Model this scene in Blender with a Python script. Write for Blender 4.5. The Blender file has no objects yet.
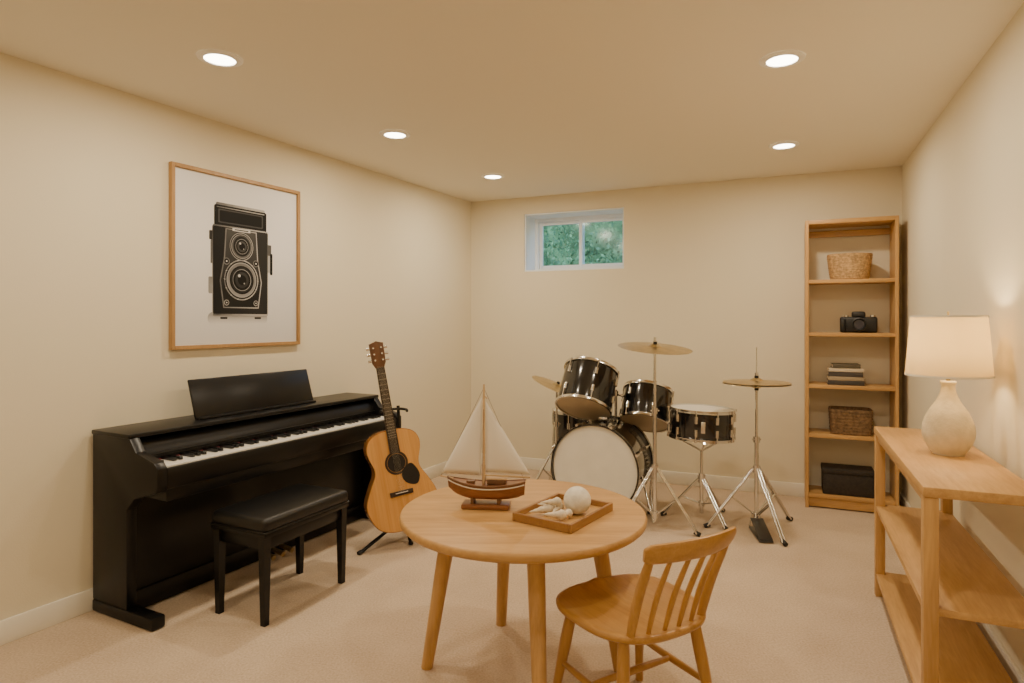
import bpy, bmesh, math, random
from math import radians, sin, cos, pi
from mathutils import Vector, Matrix, Euler
random.seed(7)
scene = bpy.context.scene
COL = scene.collection

# ------------------------------------------------------------------ materials
def newmat(name):
    m = bpy.data.materials.new(name); m.use_nodes = True
    nt = m.node_tree; b = nt.nodes.get('Principled BSDF')
    return m, nt, b
def setin(b, k, v):
    if k in b.inputs: b.inputs[k].default_value = v
def plain(name, col, rough=0.5, metal=0.0, bump=0.0, bscale=200, var=0.0, vscale=8, coat=0.0, bdist=0.002, spec=None):
    m, nt, b = newmat(name)
    setin(b, 'Base Color', (*col, 1)); setin(b, 'Roughness', rough); setin(b, 'Metallic', metal)
    if coat: setin(b, 'Coat Weight', coat)
    if spec is not None: setin(b, 'Specular IOR Level', spec)
    tc = nt.nodes.new('ShaderNodeTexCoord')
    if var > 0:
        n = nt.nodes.new('ShaderNodeTexNoise'); n.inputs['Scale'].default_value = vscale; n.inputs['Detail'].default_value = 4
        nt.links.new(tc.outputs['Object'], n.inputs['Vector'])
        r = nt.nodes.new('ShaderNodeValToRGB')
        r.color_ramp.elements[0].position = .35; r.color_ramp.elements[1].position = .65
        r.color_ramp.elements[0].color = (*[max(0, c*(1-var)) for c in col], 1)
        r.color_ramp.elements[1].color = (*[min(1, c*(1+var)) for c in col], 1)
        nt.links.new(n.outputs['Fac'], r.inputs['Fac']); nt.links.new(r.outputs['Color'], b.inputs['Base Color'])
    if bump > 0:
        n = nt.nodes.new('ShaderNodeTexNoise'); n.inputs['Scale'].default_value = bscale; n.inputs['Detail'].default_value = 3
        nt.links.new(tc.outputs['Object'], n.inputs['Vector'])
        bp = nt.nodes.new('ShaderNodeBump'); bp.inputs['Strength'].default_value = bump; bp.inputs['Distance'].default_value = bdist
        nt.links.new(n.outputs['Fac'], bp.inputs['Height']); nt.links.new(bp.outputs['Normal'], b.inputs['Normal'])
    return m
def wood(name, c1, c2, axis=0, rough=0.45, sc=9.0, stretch=0.09):
    m, nt, b = newmat(name)
    tc = nt.nodes.new('ShaderNodeTexCoord'); mp = nt.nodes.new('ShaderNodeMapping')
    s = [1, 1, 1]; s[axis] = stretch
    mp.inputs['Scale'].default_value = s
    nt.links.new(tc.outputs['Object'], mp.inputs['Vector'])
    n = nt.nodes.new('ShaderNodeTexNoise'); n.inputs['Scale'].default_value = sc*2.2; n.inputs['Detail'].default_value = 8; n.inputs['Distortion'].default_value = .6
    n2 = nt.nodes.new('ShaderNodeTexNoise'); n2.inputs['Scale'].default_value = sc*14; n2.inputs['Detail'].default_value = 3
    nt.links.new(mp.outputs[0], n.inputs['Vector']); nt.links.new(mp.outputs[0], n2.inputs['Vector'])
    mx = nt.nodes.new('ShaderNodeMix'); mx.data_type = 'FLOAT'; mx.inputs[0].default_value = .35
    nt.links.new(n.outputs['Fac'], mx.inputs[2]); nt.links.new(n2.outputs['Fac'], mx.inputs[3])
    r = nt.nodes.new('ShaderNodeValToRGB')
    r.color_ramp.elements[0].position = .32; r.color_ramp.elements[1].position = .68
    r.color_ramp.elements[0].color = (*c1, 1); r.color_ramp.elements[1].color = (*c2, 1)
    nt.links.new(mx.outputs[0], r.inputs['Fac']); nt.links.new(r.outputs['Color'], b.inputs['Base Color'])
    bp = nt.nodes.new('ShaderNodeBump'); bp.inputs['Strength'].default_value = .12; bp.inputs['Distance'].default_value = .002
    nt.links.new(mx.outputs[0], bp.inputs['Height']); nt.links.new(bp.outputs['Normal'], b.inputs['Normal'])
    setin(b, 'Roughness', rough)
    return m

M_wall = plain('wall_paint', (.765, .69, .525), .9, bump=.25, bscale=160, bdist=.002)
M_ceil = plain('ceiling_paint', (.84, .79, .675), .95, bump=.1, bscale=120)
M_trim = plain('trim_paint', (.85, .81, .71), .5, bump=.02)
M_white = plain('window_white', (.86, .89, .9), .5)
M_lt = plain('downlight_trim', (.92, .90, .85), .4)
# carpet
M_carpet, nt, b = newmat('carpet')
setin(b, 'Roughness', 1.0); setin(b, 'Specular IOR Level', .1)
tc = nt.nodes.new('ShaderNodeTexCoord')
n1 = nt.nodes.new('ShaderNodeTexNoise'); n1.inputs['Scale'].default_value = 110; n1.inputs['Detail'].default_value = 4
n2 = nt.nodes.new('ShaderNodeTexNoise'); n2.inputs['Scale'].default_value = 3; n2.inputs['Detail'].default_value = 3
for n in (n1, n2): nt.links.new(tc.outputs['Object'], n.inputs['Vector'])
r = nt.nodes.new('ShaderNodeValToRGB')
r.color_ramp.elements[0].position = .3; r.color_ramp.elements[1].position = .7
r.color_ramp.elements[0].color = (.47, .355, .25, 1); r.color_ramp.elements[1].color = (.70, .565, .425, 1)
mx = nt.nodes.new('ShaderNodeMix'); mx.data_type = 'FLOAT'; mx.inputs[0].default_value = .3
nt.links.new(n1.outputs['Fac'], mx.inputs[2]); nt.links.new(n2.outputs['Fac'], mx.inputs[3])
nt.links.new(mx.outputs[0], r.inputs['Fac']); nt.links.new(r.outputs['Color'], b.inputs['Base Color'])
bp = nt.nodes.new('ShaderNodeBump'); bp.inputs['Strength'].default_value = .4; bp.inputs['Distance'].default_value = .004
nt.links.new(n1.outputs['Fac'], bp.inputs['Height']); nt.links.new(bp.outputs['Normal'], b.inputs['Normal'])

OAK1, OAK2 = (.45, .245, .080), (.64, .38, .145)
M_oakX = wood('oak_x', OAK1, OAK2, 0)
M_oakY = wood('oak_y', OAK1, OAK2, 1)
M_oakZ = wood('oak_z', OAK1, OAK2, 2)
M_chair = wood('chair_wood', (.41, .205, .055), (.57, .315, .10), 1, rough=.35)
M_chairZ = wood('chair_wood_z', (.41, .205, .055), (.57, .315, .10), 2, rough=.35)
M_frame = wood('frame_oak', (.34, .185, .068), (.47, .275, .105), 2)
M_black = plain('piano_black', (.0035, .0035, .0038), .32, bump=.03, bscale=300, spec=.35)
M_blackleg = plain('black_lacquer', (.0035, .0035, .0038), .3, spec=.35)
M_leather = plain('black_leather', (.006, .006, .006), .36, bump=.35, bscale=260, bdist=.001, spec=.45)
M_ivory = plain('ivory_key', (.84, .82, .76), .25)
M_ebony = plain('ebony_key', (.004, .004, .004), .25)
M_chrome = plain('chrome', (.72, .71, .69), .18, 1.0)
M_steel = plain('dark_steel', (.10, .10, .10), .35, .8)
M_brass = plain('cymbal_bronze', (.55, .42, .21), .30, 1.0, bump=.25, bscale=60, var=.12, vscale=20)
M_head = plain('drum_head', (.80, .77, .68), .5, var=.03)
M_headclear = plain('drum_head_tan', (.50, .40, .26), .4)
M_rubber = plain('rubber', (.010, .010, .010), .7)
M_shell = plain('drum_shell', (.007, .007, .008), .15, coat=.7, var=.8, vscale=40)
M_spruce = wood('guitar_spruce', (.54, .255, .065), (.69, .37, .115), 2, rough=.25, sc=14, stretch=.03)
M_gside = wood('guitar_side', (.30, .12, .03), (.42, .19, .06), 0, rough=.25)
M_neck = wood('guitar_neck', (.018, .010, .006), (.04, .022, .012), 2, rough=.3)
M_dark = plain('dark_void', (.005, .004, .003), .5)
M_mahog = wood('mahogany', (.17, .062, .023), (.32, .13, .048), 0, rough=.3, sc=14)
M_walnut = wood('boat_walnut', (.12, .053, .022), (.22, .11, .05), 0, rough=.4, sc=14)
M_deck = wood('boat_deck', (.50, .33, .17), (.68, .48, .27), 0, sc=14)
M_cream = plain('cream_paint', (.78, .74, .64), .5)
M_ceramic = plain('lamp_ceramic', (.74, .64, .44), .7, bump=.6, bscale=55, var=.06, vscale=30, bdist=.004)
M_ball = plain('ball_plaster', (.80, .75, .64), .8, bump=.8, bscale=45, var=.08, vscale=40, bdist=.004)
M_shellsea = plain('seashell', (.76, .66, .50), .6, bump=.4, bscale=80, var=.12, vscale=30)
M_wicker = plain('wicker', (.46, .29, .13), .7, bump=.5, bscale=150, var=.3, vscale=60)
M_wickerd = plain('wicker_dark', (.17, .10, .045), .75, bump=.5, bscale=150, var=.35, vscale=60)
M_box = plain('box_dark', (.028, .021, .015), .75, bump=.5, bscale=220, var=.3, vscale=60)
M_paper = plain('poster_paper', (.83, .83, .83), .7, var=.02, vscale=2)
def grey(v, n): return plain('print_grey_' + n, (v, v*.98, v*.95), .6, spec=.2)
def printgrad(name, a_, b_, axis, p0, p1, noise=.0, nscale=60):
    # a printed tonal gradient (part of the photograph on the poster)
    m, nt, b = newmat(name); setin(b, 'Roughness', .6); setin(b, 'Specular IOR Level', .2)
    tc = nt.nodes.new('ShaderNodeTexCoord'); sp = nt.nodes.new('ShaderNodeSeparateXYZ'); nt.links.new(tc.outputs['Object'], sp.inputs[0])
    mr = nt.nodes.new('ShaderNodeMapRange'); mr.inputs['From Min'].default_value = p0; mr.inputs['From Max'].default_value = p1
    nt.links.new(sp.outputs[axis], mr.inputs['Value'])
    n = nt.nodes.new('ShaderNodeTexNoise'); n.inputs['Scale'].default_value = nscale; n.inputs['Detail'].default_value = 4; nt.links.new(tc.outputs['Object'], n.inputs['Vector'])
    ma = nt.nodes.new('ShaderNodeMath'); ma.operation = 'MULTIPLY_ADD'; ma.inputs[1].default_value = noise
    nt.links.new(n.outputs['Fac'], ma.inputs[0]); nt.links.new(mr.outputs[0], ma.inputs[2])
    r = nt.nodes.new('ShaderNodeValToRGB'); r.color_ramp.elements[0].color = (a_, a_*.98, a_*.95, 1); r.color_ramp.elements[1].color = (b_, b_*.98, b_*.95, 1)
    nt.links.new(ma.outputs[0], r.inputs['Fac']); nt.links.new(r.outputs['Color'], b.inputs['Base Color'])
    return m
G0 = grey(.006, 'a'); G1 = grey(.022, 'b'); G2 = grey(.12, 'c'); G3 = grey(.36, 'd'); G4 = grey(.62, 'e')

def translucent(name, col, mixf=.5):
    m, nt, b = newmat(name); nt.nodes.remove(b)
    out = nt.nodes['Material Output']
    d = nt.nodes.new('ShaderNodeBsdfDiffuse'); t = nt.nodes.new('ShaderNodeBsdfTranslucent'); mx = nt.nodes.new('ShaderNodeMixShader')
    tc = nt.nodes.new('ShaderNodeTexCoord'); n = nt.nodes.new('ShaderNodeTexNoise'); n.inputs['Scale'].default_value = 250
    nt.links.new(tc.outputs['Object'], n.inputs['Vector'])
    bp = nt.nodes.new('ShaderNodeBump'); bp.inputs['Strength'].default_value = .3; bp.inputs['Distance'].default_value = .001
    nt.links.new(n.outputs['Fac'], bp.inputs['Height']); nt.links.new(bp.outputs['Normal'], d.inputs['Normal'])
    d.inputs['Color'].default_value = (*col, 1); t.inputs['Color'].default_value = (*col, 1); mx.inputs[0].default_value = mixf
    nt.links.new(d.outputs[0], mx.inputs[1]); nt.links.new(t.outputs[0], mx.inputs[2]); nt.links.new(mx.outputs[0], out.inputs['Surface'])
    return m
M_sail = translucent('sail_cloth', (.92, .88, .80), .2)
M_shade = translucent('lamp_shade_linen', (.84, .73, .50), .5)
M_glass, nt, b = newmat('window_glass'); nt.nodes.remove(b)
t = nt.nodes.new('ShaderNodeBsdfTransparent'); g = nt.nodes.new('ShaderNodeBsdfGlossy'); g.inputs['Roughness'].default_value = .12
mx = nt.nodes.new('ShaderNodeMixShader'); mx.inputs[0].default_value = .02
t.inputs['Color'].default_value = (.84, .95, .98, 1)
nt.links.new(t.outputs[0], mx.inputs[1]); nt.links.new(g.outputs[0], mx.inputs[2]); nt.links.new(mx.outputs[0], nt.nodes['Material Output'].inputs['Surface'])
def emis(name, col, s):
    m, nt, b = newmat(name); setin(b, 'Base Color', (*col, 1)); setin(b, 'Emission Color', (*col, 1)); setin(b, 'Emission Strength', s); return m
M_led = emis('led_lens', (1, .90, .74), 14)
M_leaf = plain('leaf_green', (.13, .25, .13), .7, var=.35, vscale=3, spec=.1)
M_leaf2 = plain('leaf_dark', (.08, .17, .10), .7, var=.35, vscale=4, spec=.1)
M_grass = plain('grass', (.10, .20, .07), .9, var=.3)

# ------------------------------------------------------------------ helpers
def empty(name, loc=(0, 0, 0), rot=(0, 0, 0), parent=None):
    o = bpy.data.objects.new(name, None); o.empty_display_size = .1
    o.location = loc; o.rotation_euler = [radians(a) for a in rot]
    COL.objects.link(o)
    if parent: o.parent = parent
    return o
def fin(bm, name, mat, parent=None, M=None, smooth=True, angle=38):
    if M is not None: bmesh.ops.transform(bm, matrix=M, verts=bm.verts)
    bmesh.ops.recalc_face_normals(bm, faces=bm.faces)
    me = bpy.data.meshes.new(name); bm.to_mesh(me); bm.free()
    if smooth:
        for p in me.polygons: p.use_smooth = True
        me.set_sharp_from_angle(angle=radians(angle))
    for m in (mat if isinstance(mat, (list, tuple)) else [mat]): me.materials.append(m)
    o = bpy.data.objects.new(name, me); COL.objects.link(o)
    if parent: o.parent = parent
    return o
def addbox(bm, c, s, R=None):
    r = bmesh.ops.create_cube(bm, size=1)
    M = Matrix.Translation(Vector(c)) @ (R.to_4x4() if R else Matrix.Identity(4)) @ Matrix.Diagonal((*s, 1))
    bmesh.ops.transform(bm, matrix=M, verts=r['verts'])
def box(name, parent, c, s, mat, bev=.003, rot=None, M=None, seg=2):
    bm = bmesh.new(); R = Euler([radians(a) for a in rot]).to_matrix() if rot else None
    addbox(bm, (0, 0, 0), s)
    if bev: bmesh.ops.bevel(bm, geom=bm.edges[:], offset=bev, segments=seg, affect='EDGES', profile=.5)
    T = Matrix.Translation(Vector(c)) @ (R.to_4x4() if R else Matrix.Identity(4))
    bmesh.ops.transform(bm, matrix=T, verts=bm.verts)
    return fin(bm, name, mat, parent, M)
def boxes(name, parent, lst, mat, bev=.0):
    bm = bmesh.new()
    for c, s in lst: addbox(bm, c, s)
    if bev: bmesh.ops.bevel(bm, geom=bm.edges[:], offset=bev, segments=1, affect='EDGES')
    return fin(bm, name, mat, parent)
def addcyl(bm, p0, p1, r0, r1=None, seg=16):
    p0 = Vector(p0); p1 = Vector(p1); r1 = r0 if r1 is None else r1
    d = p1 - p0
    r = bmesh.ops.create_cone(bm, cap_ends=True, segments=seg, radius1=r0, radius2=r1, depth=d.length)
    q = Vector((0, 0, 1)).rotation_difference(d.normalized())
    bmesh.ops.transform(bm, matrix=Matrix.Translation((p0+p1)/2) @ q.to_matrix().to_4x4(), verts=r['verts'])
def cyl(name, parent, p0, p1, r0, mat, r1=None, seg=24, M=None):
    bm = bmesh.new(); addcyl(bm, p0, p1, r0, r1, seg); return fin(bm, name, mat, parent, M)
def cyls(name, parent, lst, mat, seg=12, M=None):
    bm = bmesh.new()
    for t in lst: addcyl(bm, t[0], t[1], t[2], t[3] if len(t) > 3 else None, seg)
    return fin(bm, name, mat, parent, M)
def lathe(name, parent, prof, mat, seg=48, M=None, closed=False, angle=38):
    bm = bmesh.new(); rings = []
    for r, z in prof:
        if r < 1e-6: rings.append([bm.verts.new((0, 0, z))])
        else: rings.append([bm.verts.new((r*cos(2*pi*i/seg), r*sin(2*pi*i/seg), z)) for i in range(seg)])
    pairs = list(zip(rings[:-1], rings[1:]))
    if closed: pairs.append((rings[-1], rings[0]))
    for a, b in pairs:
        for i in range(seg):
            j = (i+1) % seg
            if len(a) == 1 and len(b) == 1: continue
            if len(a) == 1: bm.faces.new((a[0], b[i], b[j]))
            elif len(b) == 1: bm.faces.new((a[i], a[j], b[0]))
            else: bm.faces.new((a[i], a[j], b[j], b[i]))
    return fin(bm, name, mat, parent, M, angle=angle)
def rings_mesh(name, parent, rings, mat, cap=True, M=None, angle=38, closedring=True):
    bm = bmesh.new(); R = [[bm.verts.new(p) for p in r] for r in rings]; n = len(R[0])
    for a, b in zip(R[:-1], R[1:]):
        for i in range(n if closedring else n-1):
            j = (i+1) % n; bm.faces.new((a[i], a[j], b[j], b[i]))
    if cap: bm.faces.new(R[0]); bm.faces.new(R[-1])
    return fin(bm, name, mat, parent, M, angle=angle)
def prism(name, parent, pts, z0, z1, mat, bev=0, M=None):
    bm = bmesh.new()
    a = [bm.verts.new((x, y, z0)) for x, y in pts]; b = [bm.verts.new((x, y, z1)) for x, y in pts]; n = len(pts)
    bm.faces.new(a); bm.faces.new(b)
    for i in range(n): bm.faces.new((a[i], a[(i+1) % n], b[(i+1) % n], b[i]))
    if bev:
        es = [e for e in bm.edges if abs(e.verts[0].co.z-e.verts[1].co.z) < 1e-6]
        bmesh.ops.bevel(bm, geom=es, offset=bev, segments=2, affect='EDGES', profile=.5)
    return fin(bm, name, mat, parent, M)
def catmull(P, n=8, closed=False):
    out = []; m = len(P)
    for i in range(m if closed else m-1):
        g = lambda k: Vector(P[k % m]) if closed else Vector(P[max(0, min(m-1, k))])
        p0, p1, p2, p3 = g(i-1), g(i), g(i+1), g(i+2)
        for s in range(n):
            t = s/n
            out.append(.5*((2*p1)+(p2-p0)*t+(2*p0-5*p1+4*p2-p3)*t*t+(-p0+3*p1-3*p2+p3)*t**3))
    if not closed: out.append(Vector(P[-1]))
    return out
def tube(name, parent, pts, r, mat, seg=10, M=None, smoothn=6):
    P = catmull(pts, smoothn) if smoothn else [Vector(p) for p in pts]
    rings = []; N = len(P); prev = None
    for i, p in enumerate(P):
        t = (P[min(i+1, N-1)]-P[max(i-1, 0)]).normalized()
        if prev is None:
            up = Vector((0, 0, 1)) if abs(t.z) < .9 else Vector((1, 0, 0)); prev = (up-t*up.dot(t)).normalized()
        prev = (prev-t*prev.dot(t)).normalized(); bb = t.cross(prev)
        rr = r(i/(N-1)) if callable(r) else r
        rings.append([p+rr*(cos(2*pi*k/seg)*prev+sin(2*pi*k/seg)*bb) for k in range(seg)])
    return rings_mesh(name, parent, rings, mat, M=M)
def RX(a): return Matrix.Rotation(radians(a), 4, 'X')
def RY(a): return Matrix.Rotation(radians(a), 4, 'Y')
def RZ(a): return Matrix.Rotation(radians(a), 4, 'Z')
def T(*v): return Matrix.Translation(Vector(v))

# ------------------------------------------------------------------ room (metres)
CEIL = 2.645
A = Vector((-.416, 6.388)); B = Vector((3.024, 4.885)); C = Vector((.384, -1.16)); D = Vector((-3.477, .526))
RA = -23.6; LA = -27.57
nL = Vector((.8865, -.463)); vL = Vector((.463, .8865))
u = Vector((.9164, -.4003)); v = Vector((.4003, .9164))
ctr = (A+B+C+D)/4
def off(p, k=.25): return p + (p-ctr).normalized()*k
prism('floor', None, [off(p, .5)[:] for p in (A, B, C, D)], -.12, 0, M_carpet)
prism('ceiling', None, [off(p, .5)[:] for p in (A, B, C, D)], CEIL, CEIL+.12, M_ceil)
prism('wall_left', None, [A[:], D[:], (D-nL*.2)[:], (A-nL*.2)[:]], 0, CEIL, M_wall)
prism('wall_right', None, [B[:], C[:], (C+u*.2)[:], (B+u*.2)[:]], 0, CEIL, M_wall)
prism('wall_front', None, [C[:], D[:], (D-v*.2)[:], (C-v*.2)[:]], 0, CEIL, M_wall)
W0, W1, WZ0, WZ1, WT = .582, 1.571, 1.92, 2.485, .36
bw = boxes('wall_back', None, [
    (((W0-.3)/2, WT/2, CEIL/2), (W0+.3, WT, CEIL)),
    (((W1+4.0)/2, WT/2, CEIL/2), (4.0-W1, WT, CEIL)),
    (((W0+W1)/2, WT/2, WZ0/2), (W1-W0, WT, WZ0)),
    (((W0+W1)/2, WT/2, (WZ1+CEIL)/2), (W1-W0, WT, CEIL-WZ1))], M_wall)
bw.location = (*A, 0); bw.rotation_euler = (0, 0, radians(RA))
def bb(name, p, length, ang, side):
    o = box(name, None, (length/2, side*.008, .055), (length, .016, .11), M_trim, .004)
    o.location = (*p, 0); o.rotation_euler = (0, 0, radians(ang)); return o
bb('baseboard_back', A, (B-A).length, RA, -1)
bb('baseboard_left', D, (A-D).length, 90+LA, -1)
bb('baseboard_right', C, (B-C).length, 90+RA, 1)
bb('baseboard_front', D, (C-D).length, RA, 1)

# window unit
w = empty('window_1', (*A, 0), (0, 0, RA))
wb = .27; x0, x1 = W0+.002, W1-.002
rv = .012
boxes('reveal_lining', w, [((x0+rv/2, wb/2+.005, (WZ0+WZ1)/2), (rv, wb-.01, WZ1-WZ0-.004)), ((x1-rv/2, wb/2+.005, (WZ0+WZ1)/2), (rv, wb-.01, WZ1-WZ0-.004)),
      (((x0+x1)/2, wb/2+.005, WZ1-rv/2-.002), (x1-x0-2*rv, wb-.01, rv)), (((x0+x1)/2, wb/2+.005, WZ0+rv/2+.002), (x1-x0-2*rv, wb-.01, rv))], M_white)
def rectframe(name, a0, a1, z0, z1, y, th, d, mat, parent):
    boxes(name, parent, [((a0+th/2, y, (z0+z1)/2), (th, d, z1-z0)), ((a1-th/2, y, (z0+z1)/2), (th, d, z1-z0)),
        (((a0+a1)/2, y, z0+th/2), (a1-a0-2*th, d, th)), (((a0+a1)/2, y, z1-th/2), (a1-a0-2*th, d, th))], mat, .003)
rectframe('outer_frame', x0, x1, WZ0+.002, WZ1-.002, wb+.03, .045, .07, M_white, w)
xm = (x0+x1)/2
rectframe('sash_1', x0+.045, xm+.02, WZ0+.047, WZ1-.047, wb+.045, .032, .03, M_white, w)
rectframe('sash_2', xm-.02, x1-.045, WZ0+.047, WZ1-.047, wb+.015, .032, .03, M_white, w)
box('glass_1', w, ((x0+.045+xm+.02)/2, wb+.045, (WZ0+WZ1)/2), (xm-x0-.08, .004, WZ1-WZ0-.14), M_glass, 0)
box('glass_2', w, ((x1-.045+xm-.02)/2, wb+.015, (WZ0+WZ1)/2), (x1-xm-.08, .004, WZ1-WZ0-.14), M_glass, 0)

# outside: lawn and hedge
g = box('lawn_ground', None, (1.1, 3.4, 1.77), (9, 6, .1), M_grass, 0); g.location = (*A, 0); g.rotation_euler = (0, 0, radians(RA))
hd = empty('garden_hedge', (*A, 0), (0, 0, RA))
bm = bmesh.new()
for i in range(9000):
    x = random.uniform(-1.5, 4.2); y = 2.7+random.uniform(0, .7); z = 1.83+1.55*random.random()
    y += .22*sin(x*3)+.2*sin(z*5+x)
    s = random.uniform(.02, .045); Rm = Euler((random.uniform(0, 6), random.uniform(0, 6), random.uniform(0, 6))).to_matrix()
    vs = [bm.verts.new(Vector((x, y, z))+Rm @ Vector(p)*s) for p in ((-1, 0, 0), (0, -.6, .1), (1, 0, 0), (0, .6, .1))]
    f = bm.faces.new(vs); f.material_index = 0 if random.random() < .65 else 1
fin(bm, 'leaves', [M_leaf, M_leaf2], hd, smooth=False)
boxes('hedge_core', hd, [((1.3, 3.7, 2.52), (6.5, .3, 1.42))], M_leaf)

# ------------------------------------------------------------------ recessed lights
warm = (1.0, .835, .615)
for i, (x, y) in enumerate([(-1.332, 2.873), (1.236, 2.884), (-.752, 4.048), (1.857, 4.302), (-.158, 5.228), (-1.90, 1.69), (.55, 1.40), (-.85, .35)]):  # last ones are out of view, added past the visible rows for illumination
    e = empty('recessed_light' if i == 0 else 'recessed_light.%03d' % i, (x, y, CEIL))
    lathe('trim_ring', e, [(.066, -.001), (.068, -.010), (.080, -.012), (.096, -.006), (.099, -.0005)], M_lt, 40)
    cyl('lens', e, (0, 0, -.006), (0, 0, -.002), .067, M_led, seg=40)
    ld = bpy.data.lights.new('downlight', 'AREA'); ld.shape = 'DISK'; ld.size = .13; ld.energy = 14.5 if i < 5 else 11; ld.color = warm
    lo = bpy.data.objects.new('downlight_lamp', ld); lo.location = (0, 0, -.014); COL.objects.link(lo); lo.parent = e

# ------------------------------------------------------------------ framed picture
fr = empty('framed_camera_picture', (-1.700+.001, 3.93, 1.808), (0, 0, LA))
FW, FH = .94, 1.05
box('backing', fr, (.008, 0, 0), (.012, FW-.01, FH-.01), M_paper, 0)
boxes('frame_bars', fr, [((.016, -FW/2+.011, 0), (.03, .022, FH)), ((.016, FW/2-.011, 0), (.03, .022, FH)),
    ((.016, 0, FH/2-.011), (.03, FW-.044, .022)), ((.016, 0, -FH/2+.011), (.03, FW-.044, .022))], M_frame, .002)
px0 = .0142
def pr(name, y, z, w_, h_, lay, mat, bev=.0): return box(name, fr, (px0+lay*.0006, y, z), (.0012, w_, h_), mat, bev)
def pd(name, y, z, r_, lay, mat): return cyl(name, fr, (px0+lay*.0006-.0006, y, z), (px0+lay*.0006+.0006, y, z), r_, mat, seg=48)
def ppoly(name, pts, lay, mat):
    bm = bmesh.new(); X = px0+lay*.0006
    a = [bm.verts.new((X-.0005, p[0], p[1])) for p in pts]; b_ = [bm.verts.new((X+.0005, p[0], p[1])) for p in pts]; n = len(pts)
    bm.faces.new(a); bm.faces.new(b_)
    for i in range(n): bm.faces.new((a[i], a[(i+1) % n], b_[(i+1) % n], b_[i]))
    return fin(bm, name, mat, fr, smooth=False)
def rr(y0, z0, y1, z1, r_, n=5):
    P = []
    for cy, cz, a0 in ((y1-r_, z1-r_, 0), (y0+r_, z1-r_, 90), (y0+r_, z0+r_, 180), (y1-r_, z0+r_, 270)):
        for k in range(n+1):
            a = radians(a0+90*k/n); P.append((cy+r_*cos(a), cz+r_*sin(a)))
    return P
PG_body = printgrad('print_leather', .003, .022, 'Y', -.21, .21, .5, 120)
PG_plate = printgrad('print_plate', .07, .012, 'Z', .20, -.27, .35, 30)
PG_metal = printgrad('print_metal', .05, .42, 'Y', -.15, .15, .5, 18)
PG_metal2 = printgrad('print_metal_b', .40, .05, 'Z', -.3, .3, .4, 18)
PG_shadow = printgrad('print_shadow_grad', .30, .74, 'Z', -.33, -.40, .15, 6)
PG_back = printgrad('print_backdrop', .62, .80, 'Z', -.5, .1, .1, 3)
ppoly('print_sheet', rr(-.445, -.50, .445, .50, .002), -.2, PG_back)
ppoly('print_shadow', rr(-.235, -.385, .20, -.31, .035), .6, PG_shadow)
ppoly('print_body', rr(-.205, -.340, .205, .215, .02), 1.6, PG_metal2)
ppoly('print_body_leather', rr(-.200, -.328, .200, .205, .015), 2.4, PG_body)
ppoly('print_hood', rr(-.192, .208, .192, .335, .012), 2.4, G0)
ppoly('print_hood_top', rr(-.180, .325, .180, .350, .01), 1.6, PG_metal)
ppoly('print_hood_leather', rr(-.165, .228, .165, .312, .008), 3.2, PG_plate)
ppoly('print_hood_inner', rr(-.155, .236, .155, .304, .008), 4.0, G0)
pr('print_trim_a', 0, .210, .40, .008, 4, PG_metal); pr('print_trim_b', 0, -.326, .40, .010, 4, PG_metal)
pr('print_trim_c', 0, .322, .35, .006, 4, PG_metal)
ppoly('print_lens_plate', [(-.130, -.285), (.130, -.285), (.155, -.12), (.126, .02), (.114, .200), (-.114, .200), (-.126, .02), (-.155, -.12)], 4, PG_metal)
ppoly('print_lens_plate_in', [(-.123, -.278), (.123, -.278), (.147, -.12), (.118, .02), (.107, .194), (-.107, .194), (-.118, .02), (-.147, -.12)], 4.8, PG_plate)
LG = printgrad('print_lens_glass', .003, .07, 'Z', -.3, .25, .25, 20)
for nm, z, R_ in (('upper', .098, .090), ('lower', -.110, .130)):
    for k, (f, mt) in enumerate([(1.0, G0), (.97, PG_metal), (.91, G0), (.84, G3), (.80, PG_metal2), (.68, G0), (.60, G1), (.52, PG_metal), (.49, G0), (.38, LG), (.24, G0)]):
        pd('print_%s_lens_%d' % (nm, k), 0, z, R_*f, 5.6+k*.8, mt)
    pd('print_%s_glint' % nm, -R_*.16, z+R_*.20, R_*.07, 14.8, G4); pd('print_%s_glint_b' % nm, R_*.12, z-R_*.16, R_*.04, 14.8, G3)
for k in range(14):
    a = 2*pi*k/14; box('print_scale_%d' % k, fr, (px0+6.4*.0006+.0006, cos(a)*.122, -.110+sin(a)*.122), (.001, .010, .003), G4, 0)
for k, (y, z, r_) in enumerate([(-.108, .000, .022), (.108, .000, .022), (-.108, -.252, .018), (.108, -.252, .018)]):
    pd('print_dial_%d' % k, y, z, r_, 5.6, PG_metal2); pd('print_dial_cap_%d' % k, y, z, r_*.7, 6.4, G0); pd('print_dial_pin_%d' % k, y, z, r_*.25, 7.2, G4)
pr('print_nameplate', 0, .198, .13, .018, 6, G4); pr('print_nametext', 0, .198, .10, .006, 7, G0)
ppoly('print_knob_a', rr(.20, .02, .232, .13, .006), 1, PG_metal2); ppoly('print_knob_b', rr(.222, -.065, .242, .075, .008), 2, G0); ppoly('print_knob_c', rr(.20, -.05, .230, .06, .006), 1.4, PG_metal)
ppoly('print_knob_d', rr(-.225, .12, -.198, .175, .006), 1, G1); ppoly('print_knob_e', rr(-.230, -.20, -.200, -.10, .008), 1, PG_metal2); ppoly('print_strap', rr(-.216, -.02, -.202, .12, .004), 1, G2)
ppoly('print_foot_a', rr(-.15, -.352, -.10, -.338, .004), 1, G1); ppoly('print_foot_b', rr(.10, -.352, .15, -.338, .004), 1, G1)

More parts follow.
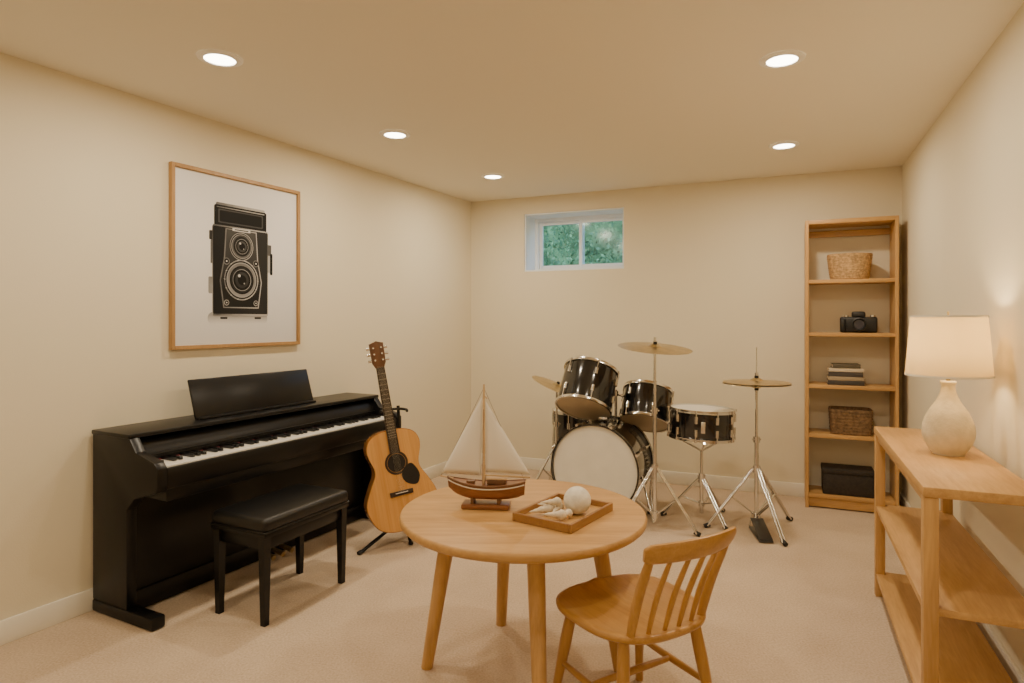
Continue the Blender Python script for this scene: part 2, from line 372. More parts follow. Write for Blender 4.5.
# ------------------------------------------------------------------ digital piano
pn = empty('digital_piano', (-2.107+nL.x*.018, 3.15+nL.y*.018, 0), (0, 0, LA))
PL = 1.82
side = [(0, 0.06), (.28, .06), (.28, .54), (.34, .60), (.50, .645), (.515, .67), (.515, .760), (.49, .785), (.35, .82), (.30, .885), (0, .885)]
def piano_side(name, y0, y1):
    bm = bmesh.new(); a = [bm.verts.new((x, y0, z)) for x, z in side]; b_ = [bm.verts.new((x, y1, z)) for x, z in side]; n = len(side)
    bm.faces.new(a); bm.faces.new(b_)
    for i in range(n): bm.faces.new((a[i], a[(i+1) % n], b_[(i+1) % n], b_[i]))
    bmesh.ops.recalc_face_normals(bm, faces=bm.faces)
    bmesh.ops.bevel(bm, geom=bm.edges[:], offset=.004, segments=2, affect='EDGES', profile=.5)
    fin(bm, name, M_black, pn)
piano_side('side_panel_1', 0, .05); piano_side('side_panel_2', PL-.05, PL)
box('foot_1', pn, (.24, .03, .032), (.48, .07, .06), M_black, .01); box('foot_2', pn, (.24, PL-.03, .032), (.48, .07, .06), M_black, .01)
box('lid', pn, (.15, PL/2, .892), (.31, PL+.01, .022), M_black, .006)
box('lower_panel', pn, (.20, PL/2, .33), (.02, PL-.10, .54), M_black, .002)
box('rear_panel', pn, (.03, PL/2, .60), (.02, PL-.10, .56), M_black, .002)
box('keybed', pn, (.27, PL/2, .635), (.47, PL-.10, .075), M_black, .006)
box('key_slip', pn, (.502, PL/2, .705), (.022, PL-.10, .10), M_black, .006)
rings_mesh('fallboard', pn, [[(.05, y, .70), (.31, y, .70), (.315, y, .77), (.29, y, .845), (.24, y, .879), (.05, y, .879)] for y in (.05, PL-.05)], M_black)
box('fallboard_edge', pn, (.316, PL/2, .788), (.010, PL-.104, .014), M_black, .004)
box('key_felt', pn, (.322, PL/2, .755), (.006, PL-.11, .02), plain('felt_red', (.15, .02, .02), .9), 0)
ky0 = .055; kw = (PL-.11)/52
whites = []; blacks = []
for i in range(52):
    whites.append(((.405, ky0+kw*(i+.5), .748), (.165, kw-.0016, .024)))
    if i < 51 and (i % 7) in (0, 2, 3, 5, 6): blacks.append(((.37, ky0+kw*(i+1), .766), (.10, kw*.52, .018)))
boxes('white_keys', pn, whites, M_ivory, .0007); boxes('black_keys', pn, blacks, M_ebony, .0015)
box('music_desk', pn, (.145, .870, 1.012), (.014, .87, .225), M_black, .006, rot=(0, -17, 0))
box('music_ledge', pn, (.19, .870, .910), (.05, .85, .014), M_black, .004)
cyls('pedals', pn, [((.20, PL/2+k*.07, .06), (.33, PL/2+k*.07, .04), .012, .016) for k in (-1, 0, 1)], M_brass)
box('pedal_rail', pn, (.19, PL/2, .06), (.06, PL-.10, .10), M_black, .004)

# ------------------------------------------------------------------ piano bench
bn = empty('piano_bench', (-1.195, 3.30, 0), (0, 0, -25.5))
box('cushion', bn, (0, 0, .476), (.37, .60, .070), M_leather, .026, seg=5)
box('seat_board', bn, (0, 0, .430), (.365, .595, .022), M_blackleg, .004)
box('apron', bn, (0, 0, .388), (.32, .55, .065), M_blackleg, .004)
tube('piping', bn, [(.181, .296, .446), (.181, -.296, .446), (-.181, -.296, .446), (-.181, .296, .446), (.181, .296, .446)], .004, M_leather, smoothn=0)
for i, (sx, sy) in enumerate(((1, 1), (1, -1), (-1, 1), (-1, -1))):
    rings_mesh('leg_%d' % (i+1), bn, [[(sx*.152+a*h, sy*.270+b_*h, z) for a, b_ in ((-1, -1), (1, -1), (1, 1), (-1, 1))] for z, h in ((.0, .014), (.42, .021))], M_blackleg)

# ------------------------------------------------------------------ guitar + stand
gt = empty('acoustic_guitar', (-.678, 4.03, .115), (-9, -8, 24))
half = [(0, 0), (.10, .008), (.18, .05), (.222, .14), (.225, .21), (.185, .30), (.148, .37), (.146, .42), (.168, .49), (.172, .545), (.145, .60), (.08, .632), (0, .638)]
hp = catmull([(x, z, 0) for x, z in half], 5)
outl = [(p.x, p.y) for p in hp] + [(-p.x, p.y) for p in reversed(hp[1:-1])]
MG = RX(90)  # (x,y,z)->(x,-z,y)
prism('body', gt, outl, -.055, .055, M_gside, .004, M=MG)
prism('soundboard', gt, [(x*.985, .319+(z-.319)*.985) for x, z in outl], .055, .0585, M_spruce, .0, M=MG)
lathe('rosette', gt, [(.060, .0588), (.074, .0588), (.074, .0598), (.060, .0598)], M_neck, M=MG @ T(0, .425, 0), closed=True)
cyl('soundhole', gt, (0, -.0586, .425), (0, -.0596, .425), .058, M_dark, seg=40)
pg = catmull([(.03, .37, 0), (.065, .40, 0), (.10, .40, 0), (.135, .33, 0), (.11, .27, 0), (.05, .285, 0), (.02, .33, 0)], 5, True)
prism('pickguard', gt, [(p.x, p.y) for p in pg], .0586, .0605, M_dark, 0, M=MG)
box('bridge', gt, (0, -.063, .235), (.15, .010, .03), M_neck, .003)
box('saddle', gt, (0, -.069, .238), (.08, .004, .004), M_ivory, 0)
rings_mesh('neck', gt, [[(-w_, -.058, z), (-w_*.6, -.036, z), (w_*.6, -.036, z), (w_, -.058, z), (w_, -.066, z), (-w_, -.066, z)] for w_, z in ((.031, .60), (.025, 1.04))], M_gside)
rings_mesh('fingerboard', gt, [[(-w_, -.064, z), (w_, -.064, z), (w_, -.072, z), (-w_, -.072, z)] for w_, z in ((.033, .49), (.027, 1.04))], M_neck)
frets = [1.04-.70*(1-2**(-k/12)) for k in range(1, 19)]
boxes('frets', gt, [((0, -.0722, z), (.052, .001, .0014)) for z in frets if z > .495], M_chrome)
hs = [(-.028, 1.04), (.028, 1.04), (.044, 1.075), (.046, 1.20), (.02, 1.205), (0, 1.215), (-.02, 1.205), (-.046, 1.20), (-.044, 1.075)]
prism('headstock', gt, hs, .048, .066, wood('headstock_wood', (.08, .035, .015), (.16, .07, .03), 2, rough=.3), .002, M=MG)
cyls('tuning_pegs', gt, [((s*.03, -.057, z), (s*.068, -.057, z), .006, .010) for s in (-1, 1) for z in (1.09, 1.13, 1.17)] + [((s*.025, -.064, z), (s*.025, -.078, z), .006) for s in (-1, 1) for z in (1.09, 1.13, 1.17)], M_chrome)
cyls('strings', gt, [((-.02+.008*k, -.0765, .238), (-.017+.0068*k, -.0745, 1.05), .0005) for k in range(6)], M_chrome, seg=6)

st = empty('guitar_stand', (-.715, 4.17, 0))
cyl('pole', st, (0, .03, .12), (-.07, .17, .86), .011, M_blackleg)
cyls('feet', st, [((0, .03, .14), (-.22, -.27, .012), .011), ((0, .03, .14), (.06, -.10, .012), .011), ((0, .03, .14), (.12, .24, .012), .011)], M_blackleg)
cyls('foot_pads', st, [((-.22, -.27, .014), (-.232, -.288, .010), .014), ((.06, -.10, .014), (.066, -.115, .010), .014), ((.12, .24, .014), (.127, .255, .010), .014)], M_rubber)
tube('cradle_1', st, [(0, .03, .17), (-.09, -.03, .16), (-.11, -.12, .13), (-.12, -.20, .135)], .010, M_rubber)
tube('cradle_2', st, [(0, .03, .17), (.12, -.01, .15), (.14, -.12, .105), (.14, -.20, .12)], .010, M_rubber)
tube('neck_yoke', st, [(-.16, .02, .84), (-.145, .09, .84), (-.07, .16, .84), (-.01, .13, .84), (.01, .06, .84)], .009, M_rubber)

# ------------------------------------------------------------------ round table
tb = empty('round_table', (.045, 2.615, 0))
TR, TZ = .505, .665
lathe('top', tb, [(0, TZ-.040), (TR-.03, TZ-.040), (TR-.012, TZ-.037), (TR-.002, TZ-.027), (TR, TZ-.014), (TR-.003, TZ-.004), (TR-.010, TZ), (0, TZ)], M_oakX, 96, angle=50)
for i, a in enumerate((104, 178, -82, -3)):
    c_, s_ = cos(radians(a)), sin(radians(a))
    tube('leg_%d' % (i+1), tb, [(c_*(.30+.10*t), s_*(.30+.10*t), (TZ-.041)*(1-t)) for t in (0, .33, .66, 1)], lambda f: .035-.011*f, M_oakZ, seg=20)
box('apron_1', tb, (0, 0, TZ-.058), (.50, .05, .034), M_oakX, .003); box('apron_2', tb, (0, 0, TZ-.0585), (.05, .50, .033), M_oakY, .003)

# ------------------------------------------------------------------ sailboat
sb = empty('model_sailboat', (-.108, 2.64, TZ+.0005), (0, 0, -6))
box('base', sb, (0, 0, .010), (.20, .085, .02), M_mahog, .005)
box('cradle_1', sb, (-.055, 0, .035), (.014, .06, .035), M_walnut, .003); box('cradle_2', sb, (.055, 0, .035), (.014, .06, .035), M_walnut, .003)
L2 = .165
def hull_rings():
    R = []
    for i in range(25):
        t = -1+2*i/24
        bw_ = .048*max(.03, (1-abs(t)**2.4)) if t < 0 else .048*max(.35, 1-.65*abs(t)**3)
        sheer = .098+.016*t*t+(.010*t*t if t < 0 else 0)
        keel = .036+.045*max(0, -t)**3+.020*max(0, t)**3
        pts = []
        for k in range(11):
            ang = pi*k/10; fx = -cos(ang); fz = sin(ang)**.8 if 0 < k < 10 else 0
            zz = sheer-(sheer-keel)*fz
            wf = abs(fx)**.7*(1 if fx > 0 else -1)
            pts.append((t*L2*(1+.03*fz*(-1 if abs(t) > .9 else 0)), wf*bw_, zz))
        R.append(pts)
    return R
rings_mesh('hull', sb, hull_rings(), M_mahog, cap=True, angle=60)
for s in (-1, 1):
    pts = []
    for i in range(13):
        t = -1+2*i/12
        bw_ = .048*max(.03, (1-abs(t)**2.4)) if t < 0 else .048*max(.35, 1-.65*abs(t)**3)
        pts.append((t*L2, s*(bw_+.001), .098+.016*t*t+(.010*t*t if t < 0 else 0)))
    tube('rail_%d' % (1 if s < 0 else 2), sb, pts, .0035, M_walnut, 8, smoothn=2)
    tube('stripe_%d' % (1 if s < 0 else 2), sb, [(p[0]*.98, p[1]*.98, p[2]-.012) for p in pts], .003, M_cream, 8, smoothn=2)
box('cabin', sb, (.045, 0, .110), (.08, .04, .022), M_walnut, .004); box('cabin_roof', sb, (.045, 0, .123), (.088, .046, .005), M_deck, .002)
box('hatch', sb, (-.065, 0, .106), (.035, .025, .012), M_walnut, .003)
cyl('mast', sb, (-.010, 0, .09), (-.010, 0, .515), .0062, M_deck, .004)
cyl('boom', sb, (-.008, 0, .135), (.185, -.0, .130), .004, M_deck); cyl('bowsprit', sb, (-.14, 0, .118), (-.195, 0, .128), .0035, M_deck)
cyl('gaff', sb, (-.012, -.0, .47), (.004, 0, .455), .0025, M_deck)
def sail(name, P0, P1, P2, belly):
    N = 14; bm = bmesh.new(); g_ = {}
    for i in range(N+1):
        for j in range(N+1-i):
            a_, b_ = i/N, j/N; c_ = 1-a_-b_
            p = Vector(P0)*c_+Vector(P1)*a_+Vector(P2)*b_
            p.y += belly*(27*a_*b_*c_*.5+ .35*a_*c_)
            g_[i, j] = bm.verts.new(p)
    for i in range(N):
        for j in range(N-i):
            bm.faces.new((g_[i, j], g_[i+1, j], g_[i, j+1]))
            if j < N-i-1: bm.faces.new((g_[i+1, j], g_[i+1, j+1], g_[i, j+1]))
    o = fin(bm, name, M_sail, sb, angle=80)
    m = o.modifiers.new('s', 'SOLIDIFY'); m.thickness = .0012
sail('jib_sail', (-.018, 0, .465), (-.190, 0, .140), (-.022, 0, .133), -.03)
sail('main_sail', (-.002, 0, .445), (-.002, 0, .147), (.185, 0, .141), -.03)
cyls('rigging', sb, [((-.010, 0, .50), (-.193, 0, .128), .0008), ((-.010, 0, .50), (.163, 0, .112), .0008), ((-.01, 0, .44), (-.01, .046, .10), .0008), ((-.01, 0, .44), (-.01, -.046, .10), .0008)], M_walnut, seg=6)

# ------------------------------------------------------------------ tray with contents
TX, TY = .208, 2.525
tr = empty('wooden_tray', (TX, TY, TZ+.0005), (0, 0, -35))
TWd, TLn = .265, .345
box('tray_base', tr, (0, 0, .006), (TWd-.01, TLn-.01, .010), M_oakY, .001)
boxes('tray_walls', tr, [((-TWd/2+.006, 0, .017), (.012, TLn, .033)), ((TWd/2-.006, 0, .017), (.012, TLn, .033)), ((0, -TLn/2+.006, .017), (TWd-.024, .012, .033)), ((0, TLn/2-.006, .017), (TWd-.024, .012, .033))], wood('tray_wood', (.27, .13, .043), (.38, .20, .07), 1), .002)
MT = T(TX, TY, TZ+.0005) @ RZ(-35)
bl = empty('decorative_ball', MT @ Vector((.050, .020, .066)))
bm = bmesh.new(); bmesh.ops.create_icosphere(bm, subdivisions=5, radius=.054)
for v_ in bm.verts:
    n_ = v_.co.normalized(); v_.co += n_*.0012*(sin(60*n_.x+3)*sin(55*n_.y)*sin(50*n_.z+1))
fin(bm, 'plaster_sphere', M_ball, bl, angle=80)
sh = empty('seashell_pile', MT @ Vector((-.012, -.070, .012)), (0, 0, -35))
def seashell(name, x, y, z, yaw, L, R):
    prof = [(0, 0)]
    for k in range(1, 25):
        f = k/24; prof.append((R*(f**.8)*(1+.10*sin(f*30)) if f < .75 else R*(1-((f-.75)/.25)**2)**.5*1.0+.0005, L*f))
    prof.append((0, L)); lathe(name, sh, prof, M_shellsea, 20, M=T(x, y, z) @ RZ(yaw) @ RY(88) @ T(0, 0, -L/2), angle=70)
seashell('conch_1', -.055, .06, .022, 10, .10, .020); seashell('conch_2', -.045, -.01, .022, 60, .11, .021)
seashell('conch_3', .03, -.035, .022, 25, .10, .020); seashell('conch_4', .0, .035, .022, 100, .10, .018)
seashell('conch_5', -.02, .02, .050, 40, .09, .017); seashell('conch_6', .06, .0, .020, 80, .07, .016)

# ------------------------------------------------------------------ chair
ch = empty('dining_chair', (.430, 2.262, 0), (0, 0, 29))
SZ = .435
def seat_outline(n=56):
    P = []
    for i in range(n):
        a = 2*pi*i/n; c_, s_ = cos(a), sin(a); e = 2/2.9
        x = (abs(c_)**e)*(1 if c_ > 0 else -1); y = (abs(s_)**e)*(1 if s_ > 0 else -1)
        wf = .245+.012*y-.02*(y < 0)*y*y
        P.append((x*wf, y*.235))
    return P
so = seat_outline(); R = []
for f, z in ((.0, -.036), (.80, -.036), (.94, -.030), (.99, -.020), (1.0, -.012), (.995, -.004), (.975, 0), (.94, .0), (.86, -.004), (.72, -.011), (.5, -.014), (.25, -.013), (.02, -.012)):
    ring = []
    for x, y in so:
        zz = z
        if z > -.019 and f < .96: zz = z+.010*max(0, 1-abs(x)/.05)*(max(0, y)/.2)*f
        ring.append((x*max(f, .02), y*max(f, .02), SZ+zz))
    R.append(ring)
rings_mesh('seat', ch, R, M_chair, angle=60)
for i, (sx, sy) in enumerate(((1, 1), (-1, 1), (1, -1), (-1, -1))):
    tube('leg_%d' % (i+1), ch, [(sx*(.155+.055*t), sy*(.145+.06*t), (SZ-.03)*(1-t)) for t in (0, .3, .6, 1)], lambda f: (.018+.005*sin(pi*min(1, f*1.3)))*(1-.15*f), M_chairZ, 16)
def lp(sx, sy, z): t = 1-z/(SZ-.03); return Vector((sx*(.155+.055*t), sy*(.145+.06*t), z))
for s in (-1, 1): tube('stretcher_%d' % (1 if s < 0 else 2), ch, [lp(s, 1, .19), (lp(s, 1, .19)+lp(s, -1, .19))/2, lp(s, -1, .19)], lambda f: .009+.004*sin(pi*f), M_chair, 12)
tube('stretcher_3', ch, [(-.185, 0, .19), (0, 0, .19), (.185, 0, .19)], lambda f: .009+.004*sin(pi*f), M_chair, 12)
def crest(f): return Vector((f*.190, -.335+.05*f*f, 0))
rings = []
for i in range(25):
    f = -1+2*i/24; p = crest(f); hh = .034+.004*(1-f*f); th = .011
    if abs(f) > .9: hh *= (1-((abs(f)-.9)/.1)**2*.35)
    zc = .732+.008*(1-f*f)
    nrm = Vector((-.10*f/.19, 1, 0)).normalized()
    prof_ = []
    for k in range(16):
        a = 2*pi*k/16; cx = (abs(cos(a))**.6)*(1 if cos(a) > 0 else -1); cz = (abs(sin(a))**.6)*(1 if sin(a) > 0 else -1)
        prof_.append(p+nrm*(th*cx)-nrm*.38*hh*cz+Vector((0, 0, zc+hh*cz)))
    rings.append(prof_)
rings_mesh('crest_rail', ch, rings, M_chair, angle=60)
for i, f in enumerate((-.86, -.52, -.17, .17, .52, .86)):
    bx = f*.180; by = -.198+.03*f*f
    tp = crest(f)+Vector((0, .015, .712)); bt = Vector((bx, by, SZ-.02)); outer = abs(f) > .8
    mid = (tp+bt)/2+Vector((0, .010, 0))
    tube(('post_%d' if outer else 'spindle_%d') % (i+1), ch, [bt, mid, tp], (lambda q: .013+.004*sin(pi*q)) if outer else (lambda q: .0065+.0035*sin(pi*q)), M_chairZ, 12)

# ------------------------------------------------------------------ bookshelf + contents
SW, SD, SH = .625, .29, 2.22
sc_ = Vector((2.562, 4.762))+v*(.15-.012)
bs = empty('bookshelf', (sc_.x, sc_.y, 0), (0, 0, RA))
for i, s in enumerate((-1, 1)):
    boxes('side_%d' % (i+1), bs, [((s*(SW/2-.012), 0, SH/2), (.024, SD, SH))], M_oakZ, .002)
levels = [.11, .573, .951, 1.352, 1.76]
for i, z in enumerate(levels): box('shelf_%d' % (i+1), bs, (0, 0, z-.014), (SW-.048, SD-.01, .028), M_oakX, .002)
box('top', bs, (0, 0, SH-.016), (SW-.048, SD, .032), M_oakX, .002)
box('plinth', bs, (0, -SD/2+.03, .045), (SW-.048, .018, .07), M_oakX, .002)
boxes('back_rails', bs, [((0, SD/2-.012, z), (SW-.048, .016, .05)) for z in (2.14,)], M_oakX, .002)
MS = T(sc_.x, sc_.y, 0) @ RZ(RA)
def woven(name, x, y, z, rx, ry, h, taper, mat, expo=2.0, rows=9, part='basket_body'):
    e = empty(name, MS @ Vector((x, y, z+.001)), (0, 0, RA))
    n = 96; sub = 4; R_ = []
    def pt(a, s, zz):
        c_, s_ = cos(a), sin(a); e_ = 2/expo
        return ((abs(c_)**e_)*(1 if c_ > 0 else -1)*rx*s, (abs(s_)**e_)*(1 if s_ > 0 else -1)*ry*s, zz)
    R_.append([pt(2*pi*i/n, .02, 0) for i in range(n)])
    for k in range(rows*sub+1):
        f = k/(rows*sub); row = int(f*rows*.9999); base = taper+(1-taper)*f**.7
        R_.append([pt(2*pi*i/n, base*(1+.025*abs(sin(pi*f*rows))*(.5+.5*sin(2*pi*i/n*24+row*pi))+.012*abs(sin(pi*f*rows))), h*f) for i in range(n)])
    for s, zz in ((1.02, h+.006), (.98, h+.008), (.93, h), (.9*taper+.05, .02), (.02, .015)): R_.append([pt(2*pi*i/n, s, zz) for i in range(n)])
    rings_mesh(part, e, R_, mat, angle=60); return e
woven('wicker_basket', -.0, -.01, levels[4], .155, .115, .19, .82, M_wicker, rows=11)
woven('storage_basket', .005, -.01, levels[1], .145, .11, .185, .93, M_wickerd, expo=7, rows=8)
bx = empty('storage_box', MS @ Vector((-.015, -.005, levels[0]+.001)), (0, 0, RA))
box('box_body', bx, (0, 0, .08), (.35, .22, .16), M_box, .006); box('box_lid', bx, (0, 0, .178), (.36, .23, .035), M_box, .006)
bk = empty('book_stack', MS @ Vector((-.03, -.02, levels[2]+.001)), (0, 0, RA))
zz = 0
for i, (w_, d_, h_, col, rz) in enumerate([(.25, .17, .034, (.05, .045, .04), 0), (.245, .165, .030, (.36, .28, .18), 2), (.235, .16, .036, (.06, .05, .045), -2), (.24, .165, .026, (.60, .50, .36), 1), (.19, .15, .032, (.10, .08, .05), 3)]):
    m_ = plain('book_cover_%d' % i, col, .6)
    box('pages_%d' % i, bk, (0, .002, zz+h_/2), (w_-.008, d_-.008, h_-.007), M_cream, 0, rot=(0, 0, rz))
    box('cover_top_%d' % i, bk, (0, 0, zz+h_-.002), (w_, d_, .0035), m_, .001, rot=(0, 0, rz)); box('cover_bottom_%d' % i, bk, (0, 0, zz+.002), (w_, d_, .0035), m_, .001, rot=(0, 0, rz))
    box('spine_%d' % i, bk, (sin(radians(rz))*d_/2, -d_/2, zz+h_/2), (w_, .005, h_), m_, .002, rot=(0, 0, rz)); zz += h_+.0005
fc = empty('film_camera', MS @ Vector((.06, -.03, levels[3]+.001)), (0, 0, RA-6)); fc.scale = (1.1, 1.1, 1.1)
M_cam = plain('camera_black', (.010, .010, .010), .45, bump=.3, bscale=200)
box('body', fc, (0, 0, .055), (.23, .065, .11), M_cam, .014, seg=3); box('prism', fc, (0, -.004, .125), (.085, .06, .045), M_cam, .014, seg=3)
box('grip', fc, (-.095, -.035, .05), (.035, .03, .09), M_cam, .012, seg=3)
lathe('lens', fc, [(.0, 0), (.044, 0), (.046, .01), (.046, .03), (.042, .033), (.042, .05), (.046, .053), (.046, .075), (.040, .078), (.034, .066), (.0, .062)], M_cam, M=T(.005, -.03, .058) @ RX(90))
lathe('lens_ring', fc, [(.0465, .034), (.0475, .036), (.0475, .040), (.0465, .042)], M_chrome, M=T(.005, -.03, .058) @ RX(90))
cyl('lens_glass', fc, (.005, -.094, .058), (.005, -.097, .058), .031, plain('lens_glass', (.02, .02, .04), .05, coat=1))
cyls('dials', fc, [((.085, 0, .11), (.085, 0, .122), .017), ((-.075, 0, .11), (-.075, 0, .120), .015), ((-.10, -.02, .11), (-.10, -.02, .117), .007)], M_chrome, 20)

# ------------------------------------------------------------------ console table + lamp
CW, CL, CZ = .345, 1.33, .885
ct = empty('console_table', (1.817, 2.675, 0), (0, 0, RA))
box('top', ct, (0, 0, CZ-.0175), (CW, CL, .035), M_oakY, .004)
for i, (sx, sy) in enumerate(((1, 1), (1, -1), (-1, 1), (-1, -1))):
    box('leg_%d' % (i+1), ct, (sx*(CW/2-.025), sy*(CL/2-.03), (CZ-.035)/2), (.045, .05, CZ-.036), M_oakZ, .004)
for i, z in enumerate((.12, .475)): box('shelf_%d' % (i+1), ct, (0, 0, z-.012), (CW-.012, CL-.02, .026), M_oakY, .003)
boxes('rails', ct, [((s*(CW/2-.022), 0, CZ-.052), (.02, CL-.115, .034)) for s in (-1, 1)], M_oakY, .002)

lm = empty('table_lamp', (1.838, 2.655, CZ+.001))
bp_ = [(0, 0), (.052, 0), (.058, .004), (.076, .03), (.090, .062), (.095, .095), (.089, .135), (.070, .18), (.046, .218), (.034, .244), (.027, .266), (.025, .285), (.029, .298), (.030, .304), (.022, .308), (0, .308)]
pr_ = catmull([(a, 0, b_) for a, b_ in bp_], 3)
lathe('ceramic_base', lm, [(max(0, p.x), p.z) for p in pr_], M_ceramic, 48, angle=60)
cyl('neck_rod', lm, (0, 0, .300), (0, 0, .40), .008, M_brass)
cyls('socket', lm, [((0, 0, .33), (0, 0, .38), .016)], M_brass)
bm = bmesh.new(); bmesh.ops.create_uvsphere(bm, u_segments=20, v_segments=14, radius=.028)
fin(bm, 'bulb', emis('bulb_glow', (1, .80, .52), 12), lm, M=T(0, 0, .425))
lathe('shade', lm, [(.156, .328), (.136, .582), (.1345, .582), (.1545, .328)], M_shade, 64, closed=True)
lathe('shade_rim_1', lm, [(.1575, .328), (.1565, .336), (.1535, .336), (.1535, .327)], M_cream, 64, closed=True)
lathe('shade_rim_2', lm, [(.1375, .575), (.1368, .583), (.134, .583), (.134, .575)], M_cream, 64, closed=True)
cyls('shade_spider', lm, [((0, 0, .56), (cos(a)*.135, sin(a)*.135, .575), .002) for a in (0, 2*pi/3, 4*pi/3)] + [((0, 0, .46), (0, 0, .60), .004)], M_brass, 8)
pl = bpy.data.lights.new('lamp_bulb', 'POINT'); pl.energy = 7; pl.color = (1, .76, .44); pl.shadow_soft_size = .035
po = bpy.data.objects.new('bulb_light', pl); po.location = (0, 0, .49); COL.objects.link(po); po.parent = lm

# ------------------------------------------------------------------ drum kit
dk = empty('drum_kit', (1.1, 4.7, 0)); OK = Vector((1.1, 4.7, 0))
def sub(name, x, y, z, rot=(0, 0, 0)): return empty(name, Vector((x, y, z))-OK, rot, dk)
def drum(e, R_, H, M, pre, nl=8, hoop=M_chrome, hh=.022, top=M_head, bot=M_head):
    h = H/2
    lathe(pre+'_shell', e, [(R_-.008, -h), (R_-.006, -h), (R_-.004, -h+.004), (R_-.004, h-.004), (R_-.008, h)], M_shell, 64, M=M)
    for s, nm, hm in ((1, 'top', top), (-1, 'bottom', bot)):
        z0 = s*(h-.012); z1 = s*(h+hh*.45)
        lathe(pre+'_hoop_'+nm, e, [(R_-.002, z0), (R_+.008, z0), (R_+.006, (z0+z1)/2), (R_+.008, z1), (R_-.003, z1)], hoop, 64, M=M, closed=True)
        lathe(pre+'_head_'+nm, e, [(R_-.003, s*(h-.002)), (R_-.008, s*(h+.002)), (0, s*(h+.002))], hm, 64, M=M)
    L_ = []; rods = []
    for k in range(nl):
        a = 2*pi*(k+.5)/nl; c_, s_ = cos(a), sin(a)
        for s in (-1, 1):
            L_.append(((c_*(R_+.003), s_*(R_+.003), s*(h*.45)-.025), (c_*(R_+.003), s_*(R_+.003), s*(h*.45)+.025), .013))
            rods.append(((c_*(R_+.010), s_*(R_+.010), s*(h*.42)), (c_*(R_+.010), s_*(R_+.010), s*(h+.008)), .0045))
            rods.append(((c_*(R_+.010), s_*(R_+.010), s*(h-.006)), (c_*(R_+.010), s_*(R_+.010), s*(h+.010)), .008))
    cyls(pre+'_lugs', e, L_, M_chrome, 12, M=M); cyls(pre+'_rods', e, rods, M_chrome, 8, M=M)
def tripod(e, pre, zhub, rad, angs, ztop, r=.014, lower=.10):
    cyl(pre+'_lower_tube', e, (0, 0, .05), (0, 0, ztop*.62), r, M_chrome); cyl(pre+'_upper_tube', e, (0, 0, ztop*.6), (0, 0, ztop), r*.65, M_chrome)
    cyls(pre+'_collars', e, [((0, 0, ztop*.60), (0, 0, ztop*.60+.04), r*1.6), ((0, 0, zhub-.03), (0, 0, zhub+.02), r*1.7), ((0, 0, lower-.02), (0, 0, lower+.02), r*1.6)], M_chrome, 16)
    cyls(pre+'_wingnut', e, [((-.03, 0, ztop*.60+.02), (.03, 0, ztop*.60+.02), .006)], M_chrome, 10)
    legs = []; pads = []
    for a in angs:
        c_, s_ = cos(radians(a)), sin(radians(a))
        for o_ in (-.010, .010):
            ox, oy = -s_*o_, c_*o_
            legs.append(((c_*.02+ox, s_*.02+oy, zhub), (c_*rad+ox, s_*rad+oy, .018), .0075))
            m_ = .5; legs.append(((c_*.015+ox, s_*.015+oy, lower), (c_*rad*m_+ox, s_*rad*m_+oy, zhub*(1-m_)+.01), .006))
        pads.append(((c_*(rad-.02), s_*(rad-.02), .026), (c_*(rad+.02), s_*(rad+.02), .014), .015))
    cyls(pre+'_legs', e, legs, M_chrome, 10); cyls(pre+'_feet', e, pads, M_rubber, 12)
def cymbal(e, pre, R_, M):
    P = [(.006, .030), (.02, .029), (.035, .022), (.045, .014), (.06, .012), (R_*.6, .007), (R_, 0), (R_-.001, -.0015), (R_*.6, .0055), (.06, .0105), (.044, .012), (.034, .020), (.02, .027), (.006, .028)]
    lathe(pre, e, P, M_brass, 72, M=M, closed=True)
    cyls(pre+'_felt', e, [((0, 0, .028), (0, 0, .045), .014), ((0, 0, -.004), (0, 0, .012), .014)], M_rubber, 16, M=M)
# bass drum
bd = sub('bass_drum', .700, 4.84, .350, (0, 0, -25))
drum(bd, .328, .44, RX(90), 'bass', 8, hoop=M_shell, hh=.05, top=M_head, bot=M_head)
lathe('bass_rim_inlay', bd, [(.3365, .216), (.3375, .218), (.3375, .226), (.3365, .228)], M_chrome, 64, M=RX(90))
cl = []
for k in range(8):
    a = 2*pi*(k+.5)/8; c_, s_ = cos(a), sin(a)
    cl.append(((c_*.343, s_*.343, .18), (c_*.343, s_*.343, .242), .011))
cyls('bass_claws', bd, cl, M_chrome, 10, M=RX(90))
cyls('bass_spurs', bd, [((s*.32, -.08, -.05), (s*.43, -.20, -.338), .009) for s in (-1, 1)], M_chrome, 12)
box('tom_mount_block', bd, (0, .02, .34), (.07, .06, .03), M_chrome, .006)
# rack toms
t1 = sub('rack_tom', .585, 4.88, .912, (-28, 17, 0)); drum(t1, .212, .32, Matrix.Identity(4), 'tom', 6, bot=M_headclear)
t2 = sub('rack_tom_small', 1.045, 4.91, .775, (-26, 14, 0)); drum(t2, .190, .26, Matrix.Identity(4), 'tom2', 6, bot=M_headclear)
mt = sub('tom_mount', .80, 5.0, 0)
cyls('mount_tubes', mt, [((-.03, -.03, .675), (-.03, -.03, .98), .012), ((.02, -.02, .675), (.02, -.02, .90), .012), ((-.03, -.03, .95), (-.10, -.07, .93), .010), ((.02, -.02, .87), (.10, -.05, .84), .010)], M_chrome)
cyls('mount_clamps', mt, [((-.03, -.03, .93), (-.03, -.03, .97), .02), ((.02, -.02, .85), (.02, -.02, .89), .02)], M_chrome)
# floor tom
ft = sub('floor_tom', .56, 5.55, .46); drum(ft, .20, .38, Matrix.Identity(4), 'floor_tom', 8)
cyls('floor_tom_legs', ft, [((cos(a)*.215, sin(a)*.215, .05), (cos(a)*.235, sin(a)*.235, -.45), .008) for a in (.5, 2.6, 4.7)], M_chrome)
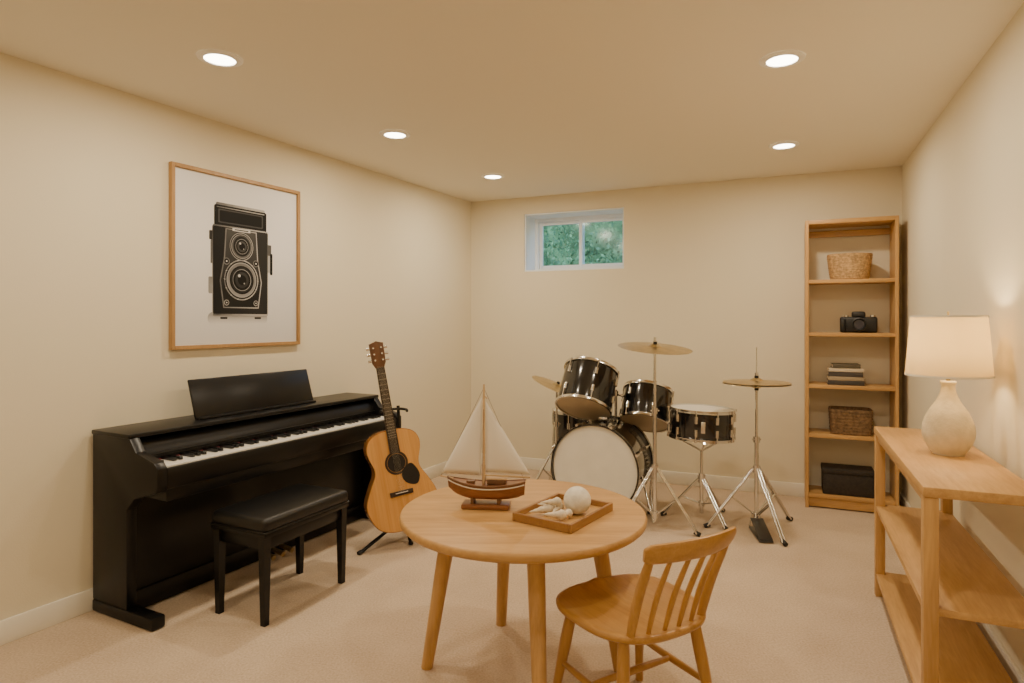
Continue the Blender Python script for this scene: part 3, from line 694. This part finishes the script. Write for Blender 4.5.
# snare
sn = sub('snare_drum', 1.375, 4.57, .705, (0, 2, 10)); drum(sn, .225, .20, Matrix.Identity(4), 'snare', 10)
box('snare_strainer', sn, (-.10, -.222, 0), (.03, .02, .08), M_chrome, .004, rot=(0, 0, -25))
ss = sub('snare_stand', 1.375, 4.57, 0)
tripod(ss, 'snare_stand', .30, .27, (-70, 160, 40), .50, lower=.12)
cyls('snare_arms', ss, [((0, 0, .50), (cos(a)*.19, sin(a)*.19, .575), .007) for a in (0.3, 2.4, 4.5)] + [((cos(a)*.19, sin(a)*.19, .570), (cos(a)*.238, sin(a)*.238, .60), .007) for a in (0.3, 2.4, 4.5)], M_chrome)
# crash
cs = sub('crash_stand', .995, 4.39, 0)
tripod(cs, 'crash_stand', .42, .30, (-35, 200, 85), 1.33)
cymbal(cs, 'crash_cymbal', .255, T(0, 0, 1.255) @ RX(7) @ RY(3))
# left ride behind toms
rs = sub('ride_stand', .375, 5.28, 0)
tripod(rs, 'ride_stand', .40, .25, (100, 200, -30), .93)
cymbal(rs, 'ride_cymbal', .225, T(0, 0, .89) @ RX(6) @ RY(22))
# hi-hat
hh_ = sub('hihat_stand', 1.70, 4.38, 0)
tripod(hh_, 'hihat_stand', .42, .34, (-82, 28, 178), 1.0)
cyl('hihat_rod', hh_, (0, 0, .95), (0, 0, 1.26), .004, M_chrome)
cyls('hihat_clutch', hh_, [((0, 0, 1.035), (0, 0, 1.085), .012)], M_chrome)
cymbal(hh_, 'hihat_top', .225, T(0, 0, 1.018)); cymbal(hh_, 'hihat_bottom', .225, T(0, 0, 1.006) @ RX(180))
box('hihat_pedal', hh_, (-.03, -.16, .05), (.085, .26, .012), M_steel, .004, rot=(14, 0, -8)); box('hihat_pedal_base', hh_, (-.03, -.15, .012), (.09, .30, .010), M_steel, .003, rot=(0, 0, -8))
cyls('hihat_pedal_link', hh_, [((-.02, -.03, .08), (0, 0, .14), .006), ((-.06, -.02, .015), (-.03, 0, .12), .005), ((.03, -.02, .015), (.02, 0, .12), .005)], M_chrome)

# ------------------------------------------------------------------ world + camera
wd = bpy.data.worlds.new('world'); scene.world = wd; wd.use_nodes = True
bg = wd.node_tree.nodes['Background']
sky = wd.node_tree.nodes.new('ShaderNodeTexSky')
try:
    sky.sky_type = 'NISHITA'; sky.sun_disc = False; sky.sun_elevation = radians(40); sky.sun_rotation = radians(200)
except Exception: pass
wd.node_tree.links.new(sky.outputs[0], bg.inputs['Color']); bg.inputs['Strength'].default_value = .85

cd = bpy.data.cameras.new('camera'); cam = bpy.data.objects.new('camera', cd); COL.objects.link(cam)
cam.location = (0, 0, 1.45); cam.rotation_euler = (radians(90), 0, 0)
cd.sensor_width = 36; cd.lens = 630/1024*36; cd.shift_y = -.021; cd.clip_start = .05
scene.camera = cam
